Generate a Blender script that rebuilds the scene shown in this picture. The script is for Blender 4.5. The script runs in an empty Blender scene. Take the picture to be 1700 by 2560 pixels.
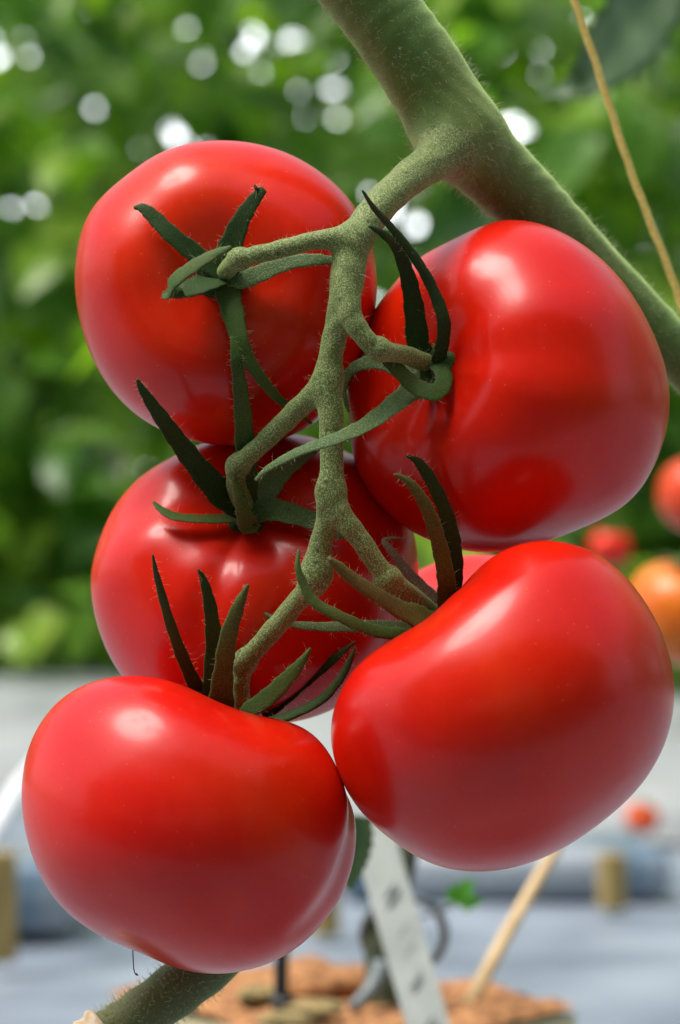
import bpy, math, random
import numpy as np
from mathutils import Vector
from mathutils.bvhtree import BVHTree

random.seed(7)
rng = np.random.default_rng(7)
S = bpy.context.scene
COL = S.collection

# ------------------------------------------------------------------ camera, sky, sun, exposure
CAM_Z = 1.0                      # lens height above the greenhouse floor datum
D0 = 0.70                        # distance of the truss from the lens
K = 0.2214 / 1700                # tangent of the view per photo pixel
HOR = 1280
MM = 0.001

def P(px, py, dep=0.0):
    """photo pixel + depth in mm behind the truss plane -> world point"""
    d = D0 + dep * MM
    return np.array([(px - 850) * K * d, d, CAM_Z - (py - HOR) * K * d])

def PD(px, py, d):
    return np.array([(px - 850) * K * d, d, CAM_Z - (py - HOR) * K * d])

cam_d = bpy.data.cameras.new('camera')
cam = bpy.data.objects.new('camera', cam_d)
COL.objects.link(cam)
cam.location = (0, 0, CAM_Z)
cam.rotation_euler = (math.radians(90), 0, 0)
cam_d.sensor_fit = 'HORIZONTAL'
cam_d.sensor_width = 15.6
cam_d.lens = 15.6 / 0.2214
cam_d.clip_start = 0.02
cam_d.clip_end = 800
cam_d.dof.use_dof = True
cam_d.dof.focus_distance = D0 - 0.004
cam_d.dof.aperture_fstop = 8.6
S.camera = cam

SUN_EL, SUN_AZ = math.radians(66), math.radians(250)   # azimuth clockwise from +Y
world = bpy.data.worlds.new('World')
S.world = world
world.use_nodes = True
wn = world.node_tree
sky = wn.nodes.new('ShaderNodeTexSky')
sky.sky_type = 'NISHITA'
sky.sun_disc = False
sky.sun_elevation = SUN_EL
sky.sun_rotation = SUN_AZ
sky.air_density = 1.0
sky.dust_density = 3.0
sky.ozone_density = 1.0
hs = wn.nodes.new('ShaderNodeHueSaturation')          # hazy, whitened sky
hs.inputs['Saturation'].default_value = 0.45
wn.links.new(sky.outputs[0], hs.inputs['Color'])
wn.links.new(hs.outputs[0], wn.nodes['Background'].inputs[0])
wn.nodes['Background'].inputs[1].default_value = 0.10

sun_d = bpy.data.lights.new('sun', 'SUN')
sun_d.energy = 1.75
sun_d.angle = math.radians(32)
sun_d.color = (1.0, 0.95, 0.88)
sun = bpy.data.objects.new('sun', sun_d)
COL.objects.link(sun)
sdir = Vector((math.sin(SUN_AZ) * math.cos(SUN_EL), math.cos(SUN_AZ) * math.cos(SUN_EL), math.sin(SUN_EL)))
sun.rotation_euler = sdir.to_track_quat('Z', 'Y').to_euler()
sun.location = (0, 0, 6)

S.view_settings.view_transform = 'Standard'
S.view_settings.look = 'None'
S.view_settings.gamma = 1.0
S.view_settings.use_curve_mapping = False
S.view_settings.exposure = 1.3
S.render.engine = 'CYCLES'
S.cycles.use_denoising = True
S.cycles.max_bounces = 8
S.cycles.transparent_max_bounces = 8
S.cycles.sample_clamp_indirect = 6.0
S.cycles.caustics_reflective = False
S.cycles.caustics_refractive = False

# ------------------------------------------------------------------ helpers
def mesh_obj(name, verts, faces, mat, parent=None, smooth=True, normals=None):
    me = bpy.data.meshes.new(name)
    me.from_pydata([tuple(map(float, v)) for v in verts], [], [tuple(map(int, f)) for f in faces])
    me.update()
    if smooth:
        me.polygons.foreach_set('use_smooth', [True] * len(me.polygons))
    if normals is not None:
        me.normals_split_custom_set_from_vertices([tuple(map(float, n)) for n in normals])
    o = bpy.data.objects.new(name, me)
    for m in (mat if isinstance(mat, (list, tuple)) else [mat]):
        me.materials.append(m)
    COL.objects.link(o)
    if parent is not None:
        o.parent = parent
        o.matrix_parent_inverse = parent_inverse(parent)
    return o

def parent_inverse(p):
    from mathutils import Matrix
    # every Empty here is only translated, meshes sit at the origin with world coordinates
    if p.type == 'EMPTY':
        return Matrix.Translation(-Vector(p.location))
    return Matrix.Identity(4)

def empty(name, loc):
    o = bpy.data.objects.new(name, None)
    o.empty_display_size = 0.01
    COL.objects.link(o)
    o.location = tuple(map(float, loc))
    return o

def tag(o, label=None, cat=None, group=None, kind=None):
    if label: o['label'] = label
    if cat: o['category'] = cat
    if group: o['group'] = group
    if kind: o['kind'] = kind
    return o

def catmull(pts, n):
    """pts: (m,k) control rows -> n*(m-1)+1 rows"""
    p = np.asarray(pts, float)
    q = np.vstack([2 * p[0] - p[1], p, 2 * p[-1] - p[-2]])
    out = []
    for i in range(1, len(q) - 2):
        a, b, c, d = q[i - 1], q[i], q[i + 1], q[i + 2]
        for t in np.arange(n) / n:
            out.append(0.5 * (2 * b + (c - a) * t + (2 * a - 5 * b + 4 * c - d) * t * t + (3 * b - a - 3 * c + d) * t ** 3))
    out.append(p[-1])
    return np.array(out)

def unit(v):
    v = np.asarray(v, float)
    return v / (np.linalg.norm(v, axis=-1, keepdims=True) + 1e-12)

def tube(cent, rad, seg=12, cap=True):
    cent = np.asarray(cent, float)
    n = len(cent)
    t = unit(np.gradient(cent, axis=0))
    ref = np.array([0.3, -1.0, 0.2])
    V, F = [], []
    for i in range(n):
        a = unit(np.cross(t[i], ref)); b = np.cross(t[i], a)
        for k in range(seg):
            w = 2 * math.pi * k / seg
            V.append(cent[i] + rad[i] * (math.cos(w) * a + math.sin(w) * b))
    for i in range(n - 1):
        for k in range(seg):
            k2 = (k + 1) % seg
            F.append((i * seg + k, i * seg + k2, (i + 1) * seg + k2, (i + 1) * seg + k))
    if cap:
        V.append(cent[0]); V.append(cent[-1])
        c0, c1 = n * seg, n * seg + 1
        for k in range(seg):
            k2 = (k + 1) % seg
            F.append((c0, k2, k)); F.append((c1, (n - 1) * seg + k, (n - 1) * seg + k2))
    return np.array(V), F

def hairs(points, normals, lo, hi, rad, bend=0.35, tilt=0.45, clump=None):
    """fine tapering hairs as three-sided slivers of two segments"""
    V, F = [], []
    for p, n in zip(points, normals):
        L = random.uniform(lo, hi) * MM * random.uniform(0.6, 1.0)
        d = unit(n + tilt * rng.normal(size=3) * 0.6)
        side = rng.normal(size=3)
        d2 = unit(d + bend * side)
        a = unit(np.cross(d, [0.13, 0.7, 0.33])); b = np.cross(d, a)
        r = rad * MM * random.uniform(0.7, 1.2)
        base = len(V)
        m = p + d * L * 0.5
        e = m + d2 * L * 0.5
        for q, rr in ((p - n * 0.0001, r), (m, r * 0.75)):
            for k in range(3):
                w = 2.0944 * k
                V.append(q + rr * (math.cos(w) * a + math.sin(w) * b))
        V.append(e)
        for k in range(3):
            k2 = (k + 1) % 3
            F.append((base + k, base + k2, base + 3 + k2, base + 3 + k))
            F.append((base + 3 + k, base + 3 + k2, base + 6))
    return V, F

# ------------------------------------------------------------------ materials
def new_mat(name):
    m = bpy.data.materials.new(name)
    m.use_nodes = True
    nt = m.node_tree
    return m, nt, nt.nodes, nt.links, nt.nodes['Principled BSDF']

def coords(N, L, scale=None):
    tc = N.new('ShaderNodeTexCoord')
    return tc.outputs['Object']

def noise(N, L, vec, scale, detail=3, rough=0.55):
    n = N.new('ShaderNodeTexNoise')
    n.inputs['Scale'].default_value = scale
    n.inputs['Detail'].default_value = detail
    n.inputs['Roughness'].default_value = rough
    L.new(vec, n.inputs['Vector'])
    return n.outputs['Fac']

def ramp(N, L, fac, stops):
    r = N.new('ShaderNodeValToRGB')
    el = r.color_ramp.elements
    el[0].position, el[0].color = stops[0][0], (*stops[0][1], 1)
    el[1].position, el[1].color = stops[-1][0], (*stops[-1][1], 1)
    for p, c in stops[1:-1]:
        e = el.new(p); e.color = (*c, 1)
    L.new(fac, r.inputs[0])
    return r.outputs['Color']

def mix(N, L, fac, a, b, mode='MIX'):
    m = N.new('ShaderNodeMix')
    m.data_type = 'RGBA'; m.blend_type = mode
    for sock, v in ((m.inputs[0], fac), (m.inputs[6], a), (m.inputs[7], b)):
        if isinstance(v, (int, float)): sock.default_value = v
        elif isinstance(v, tuple): sock.default_value = (*v, 1)
        else: L.new(v, sock)
    return m.outputs[2]

def bump(N, L, h, strength, dist, prev=None):
    b = N.new('ShaderNodeBump')
    b.inputs['Strength'].default_value = strength
    b.inputs['Distance'].default_value = dist
    L.new(h, b.inputs['Height'])
    if prev is not None: L.new(prev, b.inputs['Normal'])
    return b.outputs['Normal']

def tomato_mat(name, c1, c2, c3, seed, rough=0.32):
    m, nt, N, L, B = new_mat(name)
    v = coords(N, L)
    mp = N.new('ShaderNodeMapping'); mp.inputs['Location'].default_value = (seed, seed * 0.7, 0)
    L.new(v, mp.inputs['Vector']); v = mp.outputs[0]
    big = noise(N, L, v, 28, 3)
    fine = noise(N, L, v, 420, 4, 0.7)
    col = ramp(N, L, big, [(0.3, c1), (0.52, c2), (0.72, c3)])
    f2 = ramp(N, L, fine, [(0.3, (0.95, 0.95, 0.95)), (0.7, (1.04, 1.04, 1.04))])
    col = mix(N, L, 1.0, col, f2, 'MULTIPLY')
    vo = N.new('ShaderNodeTexVoronoi'); vo.inputs['Scale'].default_value = 420
    vo.inputs['Randomness'].default_value = 1.0
    L.new(v, vo.inputs['Vector'])
    dot = ramp(N, L, vo.outputs['Distance'], [(0.03, (1, 1, 1)), (0.11, (0, 0, 0))])
    gate = ramp(N, L, noise(N, L, v, 160, 1), [(0.4, (0, 0, 0)), (0.55, (0.5, 0.5, 0.5))])
    dm = mix(N, L, 1.0, dot, gate, 'MULTIPLY')
    col = mix(N, L, dm, col, (0.75, 0.22, 0.06))
    L.new(col, B.inputs['Base Color'])
    B.inputs['Roughness'].default_value = rough
    rr = N.new('ShaderNodeMapRange'); rr.inputs[3].default_value = rough - 0.03; rr.inputs[4].default_value = rough + 0.05
    L.new(fine, rr.inputs[0]); L.new(rr.outputs[0], B.inputs['Roughness'])
    B.inputs['IOR'].default_value = 1.48
    B.inputs['Specular IOR Level'].default_value = 0.20
    B.inputs['Coat Weight'].default_value = 0.36
    B.inputs['Coat Roughness'].default_value = 0.18
    B.inputs['Coat IOR'].default_value = 1.45
    B.inputs['Subsurface Weight'].default_value = 0.25
    B.inputs['Subsurface Radius'].default_value = (1.0, 0.18, 0.08)
    B.inputs['Subsurface Scale'].default_value = 0.004
    n1 = bump(N, L, big, 0.25, 0.002)
    n1 = bump(N, L, noise(N, L, v, 1500, 2), 0.10, 0.0002, n1)
    L.new(n1, B.inputs['Normal'])
    return m

def plant_mat(name, base, dark, speck, speck_amt, sheen=0.35, spots=True, rough=0.6, tint=None):
    m, nt, N, L, B = new_mat(name)
    v = coords(N, L)
    big = noise(N, L, v, 60, 3)
    col = ramp(N, L, big, [(0.3, dark), (0.7, base)])
    if tint is not None:
        t = ramp(N, L, noise(N, L, v, 25, 2), [(0.45, (0, 0, 0)), (0.7, (1, 1, 1))])
        col = mix(N, L, t, col, tint)
    fine = noise(N, L, v, 3000, 2, 0.6)
    f = ramp(N, L, fine, [(0.47, (0, 0, 0)), (0.64, (speck_amt,) * 3)])
    col = mix(N, L, f, col, speck)
    if spots:
        vo = N.new('ShaderNodeTexVoronoi'); vo.inputs['Scale'].default_value = 330
        L.new(v, vo.inputs['Vector'])
        dot = ramp(N, L, vo.outputs['Distance'], [(0.10, (1, 1, 1)), (0.2, (0, 0, 0))])
        gate = ramp(N, L, noise(N, L, v, 110, 1), [(0.5, (0, 0, 0)), (0.56, (0.8, 0.8, 0.8))])
        dm = mix(N, L, 1.0, dot, gate, 'MULTIPLY')
        col = mix(N, L, dm, col, (0.02, 0.045, 0.012))
    L.new(col, B.inputs['Base Color'])
    B.inputs['Roughness'].default_value = rough
    B.inputs['Specular IOR Level'].default_value = 0.22
    B.inputs['Sheen Weight'].default_value = sheen
    B.inputs['Sheen Roughness'].default_value = 0.45
    B.inputs['Sheen Tint'].default_value = (0.6, 0.82, 0.32, 1)
    n1 = bump(N, L, noise(N, L, v, 240, 2), 0.3, 0.0006)
    n1 = bump(N, L, fine, 0.45, 0.0004, n1)
    L.new(n1, B.inputs['Normal'])
    return m

def simple_mat(name, a, b, scale, rough=0.6, bumpd=0.0, detail=4, lo=0.35, hi=0.65, trans=0.0):
    m, nt, N, L, B = new_mat(name)
    v = coords(N, L)
    f = noise(N, L, v, scale, detail)
    L.new(ramp(N, L, f, [(lo, a), (hi, b)]), B.inputs['Base Color'])
    B.inputs['Roughness'].default_value = rough
    if bumpd: L.new(bump(N, L, f, 0.6, bumpd), B.inputs['Normal'])
    return m

def leaf_mat(name, ramp_stops, trans=0.45, rough=0.35):
    m, nt, N, L, B = new_mat(name)
    g = N.new('ShaderNodeNewGeometry')
    v = coords(N, L)
    col = ramp(N, L, g.outputs['Random Per Island'], ramp_stops)
    var = ramp(N, L, noise(N, L, v, 60, 2), [(0.3, (0.75, 0.8, 0.75)), (0.7, (1.15, 1.1, 1.1))])
    col = mix(N, L, 1.0, col, var, 'MULTIPLY')
    L.new(col, B.inputs['Base Color'])
    B.inputs['Roughness'].default_value = rough
    T = N.new('ShaderNodeBsdfTranslucent')
    tcol = mix(N, L, 1.0, col, (1.7, 2.0, 0.6), 'MULTIPLY')
    L.new(tcol, T.inputs['Color'])
    MS = N.new('ShaderNodeMixShader'); MS.inputs[0].default_value = trans
    L.new(B.outputs[0], MS.inputs[1]); L.new(T.outputs[0], MS.inputs[2])
    L.new(MS.outputs[0], N['Material Output'].inputs['Surface'])
    return m

RED = tomato_mat('ripe_tomato_skin', (0.56, 0.0045, 0.0006), (0.62, 0.0095, 0.0006), (0.66, 0.022, 0.001), 1.3)
RED2 = tomato_mat('ripe_tomato_skin_pinker', (0.56, 0.004, 0.003), (0.61, 0.008, 0.002), (0.65, 0.021, 0.002), 4.1, 0.33)
ORANGE = tomato_mat('orange_tomato_skin', (0.62, 0.12, 0.01), (0.66, 0.16, 0.012), (0.66, 0.2, 0.015), 2.2)
ORRED = tomato_mat('orange_red_tomato_skin', (0.6, 0.04, 0.008), (0.62, 0.06, 0.008), (0.64, 0.12, 0.01), 3.2)
STEM = plant_mat('stem_skin', (0.105, 0.185, 0.046), (0.07, 0.135, 0.03), (0.16, 0.23, 0.075), 0.5, 1.0, False, tint=(0.145, 0.165, 0.04))
STALK = plant_mat('stalk_skin', (0.115, 0.165, 0.05), (0.07, 0.115, 0.03), (0.44, 0.45, 0.21), 0.75, 0.4, True)
SEP = plant_mat('sepal_green', (0.020, 0.052, 0.008), (0.009, 0.027, 0.004), (0.07, 0.11, 0.025), 0.3, 0.04, False)
SEPPALE = plant_mat('sepal_pale_lit_underside', (0.10, 0.165, 0.06), (0.045, 0.09, 0.022), (0.24, 0.30, 0.15), 0.6, 0.2, True)  # paler underside green, with some of its light painted into the colour
SEPBROWN = plant_mat('sepal_olive_brown', (0.058, 0.085, 0.014), (0.038, 0.055, 0.009), (0.15, 0.16, 0.04), 0.5, 0.06, False, tint=(0.085, 0.062, 0.012))
SEPMID = plant_mat('sepal_mid_green', (0.042, 0.10, 0.016), (0.02, 0.055, 0.008), (0.11, 0.16, 0.04), 0.45, 0.06, False, tint=(0.075, 0.085, 0.018))
DRY = plant_mat('dried_sepal', (0.16, 0.09, 0.06), (0.08, 0.04, 0.03), (0.3, 0.2, 0.15), 0.5, 0.2, False)
def hair_mat():
    m, nt, N, L, B = new_mat('plant_hair')
    B.inputs['Base Color'].default_value = (0.62, 0.62, 0.46, 1)
    B.inputs['Roughness'].default_value = 0.45
    T = N.new('ShaderNodeBsdfTranslucent'); T.inputs['Color'].default_value = (0.7, 0.7, 0.5, 1)
    MS = N.new('ShaderNodeMixShader'); MS.inputs[0].default_value = 0.5
    L.new(B.outputs[0], MS.inputs[1]); L.new(T.outputs[0], MS.inputs[2])
    L.new(MS.outputs[0], N['Material Output'].inputs['Surface'])
    return m
HAIR = hair_mat()   # shared by stems and sepals
FOLI = leaf_mat('row_leaves', [(0.0, (0.045, 0.12, 0.02)), (0.3, (0.10, 0.22, 0.026)), (0.65, (0.18, 0.31, 0.034)), (1.0, (0.29, 0.41, 0.05))], 0.5, 0.3)
LEAFDARK = leaf_mat('near_leaf', [(0.0, (0.075, 0.14, 0.055)), (1.0, (0.08, 0.145, 0.06))], 0.25)
LEAFBRIGHT = leaf_mat('sprout_leaf', [(0.0, (0.06, 0.22, 0.02)), (1.0, (0.06, 0.22, 0.02))], 0.4)
TWINE = simple_mat('yellow_twine', (0.55, 0.40, 0.09), (0.70, 0.54, 0.16), 900, 0.7, 0.0004)
FILM = simple_mat('white_floor_film', (0.14, 0.17, 0.215), (0.26, 0.30, 0.355), 9, 0.45, 0.004)
BENCHM = simple_mat('bench_white', (0.17, 0.185, 0.185), (0.30, 0.32, 0.32), 9, 0.5, 0.003)
COIR = simple_mat('coir_block', (0.15, 0.055, 0.018), (0.50, 0.235, 0.085), 210, 0.9, 0.003, 6)
COIRSIDE = simple_mat('coir_block_wrap', (0.45, 0.38, 0.2), (0.58, 0.52, 0.34), 40, 0.7)
MOSS = simple_mat('mossy_bits', (0.10, 0.09, 0.03), (0.36, 0.25, 0.10), 220, 0.9, 0.003)
WOODPEG = simple_mat('peg_wood', (0.26, 0.18, 0.06), (0.36, 0.26, 0.09), 60, 0.8)
BAMBOO = simple_mat('bamboo', (0.50, 0.33, 0.15), (0.62, 0.44, 0.22), 120, 0.55)
TAGM = simple_mat('label_plastic', (0.36, 0.39, 0.36), (0.46, 0.49, 0.46), 70, 0.4)
INK = simple_mat('faded_ink', (0.16, 0.17, 0.17), (0.28, 0.29, 0.29), 500, 0.7)
BLACKP = simple_mat('black_plastic', (0.006, 0.006, 0.007), (0.012, 0.012, 0.014), 50, 0.4)
GREYP = simple_mat('grey_clip_plastic', (0.10, 0.13, 0.14), (0.15, 0.18, 0.19), 50, 0.4)
YSTEM = simple_mat('young_stem', (0.03, 0.04, 0.02), (0.07, 0.08, 0.03), 120, 0.7, 0.001)
LOWSTEM = plant_mat('old_stem_skin', (0.10, 0.13, 0.05), (0.05, 0.075, 0.025), (0.22, 0.18, 0.09), 0.5, 0.5, False, tint=(0.13, 0.075, 0.03))
CUTM = simple_mat('dry_cut_end', (0.40, 0.30, 0.18), (0.62, 0.52, 0.38), 300, 0.9, 0.0008)
SLABM = simple_mat('slab_wrap', (0.10, 0.17, 0.24), (0.30, 0.33, 0.37), 16, 0.35, 0.004, 3, 0.36, 0.5)
PIPEM = simple_mat('white_pipe', (0.70, 0.72, 0.75), (0.78, 0.79, 0.82), 30, 0.35)

# ------------------------------------------------------------------ setting: floor film, bench, far row
FLOOR_Z = CAM_Z - 0.241
def sheet(name, x0, x1, y0, y1, z, mat, nx, ny, amp=0.0):
    xs, ys = np.linspace(x0, x1, nx), np.linspace(y0, y1, ny)
    V = []
    for y in ys:
        for x in xs:
            dz = amp * (math.sin(x * 9 + y * 4) * 0.5 + math.sin(y * 13 - x * 5 + 1) * 0.35 + math.sin(x * 23 + 2 * y) * 0.15)
            V.append((x, y, z + dz))
    F = [(j * nx + i, j * nx + i + 1, (j + 1) * nx + i + 1, (j + 1) * nx + i) for j in range(ny - 1) for i in range(nx - 1)]
    return mesh_obj(name, V, F, mat)
tag(sheet('ground', -200, 200, -200, 300, FLOOR_Z - 0.012, FILM, 3, 3), kind='structure')
tag(sheet('floor', -3, 3, 0.3, 6, FLOOR_Z, FILM, 90, 90, 0.005), kind='structure')

# added glowing strip far beyond the rows, for bright bokeh in leaf gaps
skym, nt, N, L, B = new_mat('added_sky_glow')
em = N.new('ShaderNodeEmission'); em.inputs['Color'].default_value = (0.93, 0.97, 1.0, 1); em.inputs['Strength'].default_value = 2.5
L.new(em.outputs[0], N['Material Output'].inputs['Surface'])
V, F = [], []
for i in range(25):
    a = math.radians(-15 + 1.25 * i)
    for z in (-1.0, 4.5, 9.0):
        V.append((40 * math.sin(a), 40 * math.cos(a), z))
for i in range(24):
    for k in (0, 1):
        F.append((3 * i + k, 3 * i + 3 + k, 3 * i + 4 + k, 3 * i + 1 + k))
tag(mesh_obj('sky', V, F, skym), kind='structure')

PATHM = simple_mat('added_path_dark', (0.05, 0.045, 0.035), (0.10, 0.09, 0.075), 14, 0.9, 0.003)  # dark ground strip added out of view, dims floor reflections in the fruit
tag(sheet('added_path', -4, 4, -1.3, 0.40, FLOOR_Z + 0.006, PATHM, 40, 12, 0.002), kind='structure')

def box(cx, cy, cz, sx, sy, sz, rot=0.0, bev=0.0, flare=0.0):
    """rounded box as stacked rings (local rotation about z)"""
    V, F = [], []
    prof = [(0, bev), (bev, 0), (sz - bev, 0), (sz, bev)] if bev else [(0, 0), (sz, 0)]
    ring = []
    for z, ins in prof:
        ins = ins - flare * (1 - z / sz)
        hx, hy = sx / 2 - ins, sy / 2 - ins
        r = bev if bev else 0
        pts = []
        for (ux, uy, a0) in ((1, 1, 0), (-1, 1, 90), (-1, -1, 180), (1, -1, 270)):
            if r:
                for a in (0, 45, 90):
                    w = math.radians(a0 + a)
                    pts.append((ux * (hx - r) + r * math.cos(w), uy * (hy - r) + r * math.sin(w)))
            else:
                pts.append((ux * hx, uy * hy))
        ring.append([(p[0], p[1], z) for p in pts])
    n = len(ring[0])
    c, s = math.cos(rot), math.sin(rot)
    for rg in ring:
        for x, y, z in rg:
            V.append((cx + c * x - s * y, cy + s * x + c * y, cz + z))
    for i in range(len(ring) - 1):
        for k in range(n):
            k2 = (k + 1) % n
            F.append((i * n + k, i * n + k2, (i + 1) * n + k2, (i + 1) * n + k))
    F.append(tuple(reversed(range(n))))
    F.append(tuple((len(ring) - 1) * n + k for k in range(n)))
    return V, F

bench_rot = math.radians(-22)
V, F = box(0.0, 2.75, FLOOR_Z, 9.0, 0.55, 0.091, bench_rot, 0.02, 0.13)
tag(mesh_obj('growing_gutter', V, F, BENCHM, smooth=False), 'long white growing gutter under the row of leafy plants', 'gutter')

def slab(cx, cy, w, dp, h, rot, label):
    V, F = box(cx, cy, FLOOR_Z + 0.004, w, dp, h, rot, 0.006)
    tag(mesh_obj('wrapped_slab', V, F, SLABM), label, 'grow slab', 'film wrapped grow slabs on the floor')
slab(0.10, 1.93, 0.20, 0.11, 0.030, 0.05, 'pale film-wrapped grow slab lying behind the bamboo stick')
slab(-0.215, 1.78, 0.12, 0.12, 0.040, 0.1, 'film-wrapped grow slab with blue patches at the left edge, behind the lowest tomato')
slab(0.36, 2.02, 0.16, 0.12, 0.034, -0.1, 'film-wrapped grow slab at the right edge behind the wooden peg')
# foliage of the next row ---------------------------------------------------
def leaflet(V, F, c, d, n, L, W, droop):
    """one leaflet: toothed oval blade folded along its rib; c base, d direction, n up"""
    s = unit(np.cross(d, n)); n = np.cross(s, d)
    prof = [(0.0, 0.05), (0.18, 0.62), (0.36, 1.0), (0.55, 0.82), (0.75, 0.6), (1.0, 0.02)]
    b = len(V)
    for t, w in prof:
        m = c + d * L * t - n * L * droop * t * t
        w = w * W * random.uniform(0.85, 1.15)
        V.append(m + s * w + n * w * 0.25); V.append(m); V.append(m - s * w + n * w * 0.25)
    for i in range(len(prof) - 1):
        for k in (0, 1):
            F.append((b + 3 * i + k, b + 3 * i + k + 1, b + 3 * i + k + 4, b + 3 * i + k + 3))

def foliage_row(name, n, u0, u1, v0, v1, z0, z1, origin, rot, thin, label, size=(0.05, 0.10)):
    ca, sa = math.cos(rot), math.sin(rot)
    V, F = [], []
    k = 0
    while k < n:
        u = random.uniform(u0, u1); v = random.uniform(v0, v1); z = random.uniform(z0, z1)
        if random.random() < thin(u, z): k += 1; continue
        k += 1
        c0 = np.array([origin[0] + ca * u - sa * v, origin[1] + sa * u + ca * v, z])
        yaw = random.uniform(0, 6.283)
        d = unit(np.array([math.cos(yaw), math.sin(yaw), random.uniform(-0.9, 0.15)]))
        nn = unit(np.array([random.gauss(0, 0.4), random.gauss(0, 0.4) - 0.6, 1.0]))
        L = random.uniform(*size)
        leaflet(V, F, c0, d, nn, L, L * random.uniform(0.26, 0.40), random.uniform(0.1, 0.6))
        sv = unit(np.cross(d, nn))
        for sgn in (-1, 1):
            dd = unit(d * 0.5 + sv * sgn + rng.normal(size=3) * 0.15)
            leaflet(V, F, c0 - d * L * random.uniform(0.2, 0.5), dd, nn, L * 0.75, L * 0.27, random.uniform(0.1, 0.6))
    return tag(mesh_obj(name, V, F, FOLI, smooth=False), label, 'foliage', kind='stuff')

foliage_row('row_foliage', 3600, -1.2, 1.3, -0.14, 0.55, FLOOR_Z + 0.075, FLOOR_Z + 1.0, (0.0, 2.75), bench_rot,
            lambda u, z: 0.42 if z > CAM_Z + 0.2 else 0.1 if z > CAM_Z else 0.0, 'dense green leaves of the plants in the next row', (0.045, 0.10))
foliage_row('row_foliage', 5000, -1.6, 1.6, 0.0, 0.5, FLOOR_Z + 0.05, FLOOR_Z + 1.35, (0.0, 4.3), bench_rot * 0.3,
            lambda u, z: 0.42 if z > CAM_Z + 0.3 else 0.1, 'paler green leaves of a row farther off', (0.06, 0.12))
for side in (-1, 1):  # row ends added outside the view to block sky reflections on the fruit
    foliage_row('row_foliage', 750, 1.25 * side, 4.5 * side, 0.0, 0.5, FLOOR_Z + 0.06, FLOOR_Z + 1.7, (0.0, 2.75), bench_rot,
                lambda u, z: 0.0, 'added unseen leaves at the left end of the next row' if side < 0 else 'added unseen leaves at the right end of the next row', (0.10, 0.17))
foliage_row('row_foliage', 3700, -4.0, 4.0, 0.0, 0.3, FLOOR_Z - 0.1, FLOOR_Z + 1.75, (0.0, -0.75), 0.0,  # unseen row added behind the lens to cut horizon reflections
            lambda u, z: 0.0, 'added unseen leaves behind the lens, cutting sky reflections, across the path', (0.09, 0.15))

# leaves added out of view towards the sun, to break up fruit highlights
V, F = [], []
for _ in range(12):
    o = np.array(sdir) * random.uniform(0.34, 0.6) + np.array([random.uniform(-0.2, 0.2), random.uniform(-0.12, 0.25), 0])
    yaw = random.uniform(0, 6.283)
    leaflet(V, F, np.array([0, D0, CAM_Z]) + o, unit(np.array([math.cos(yaw), math.sin(yaw), -0.3])), unit(np.array([random.gauss(0, .3), random.gauss(0, .3), 1])), random.uniform(0.05, 0.09), random.uniform(0.014, 0.024), 0.4)
tag(mesh_obj('added_overhead_leaves', V, F, FOLI, smooth=False), 'added unseen leaves above the fruit truss, breaking up its highlights', 'foliage', kind='stuff')

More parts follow.
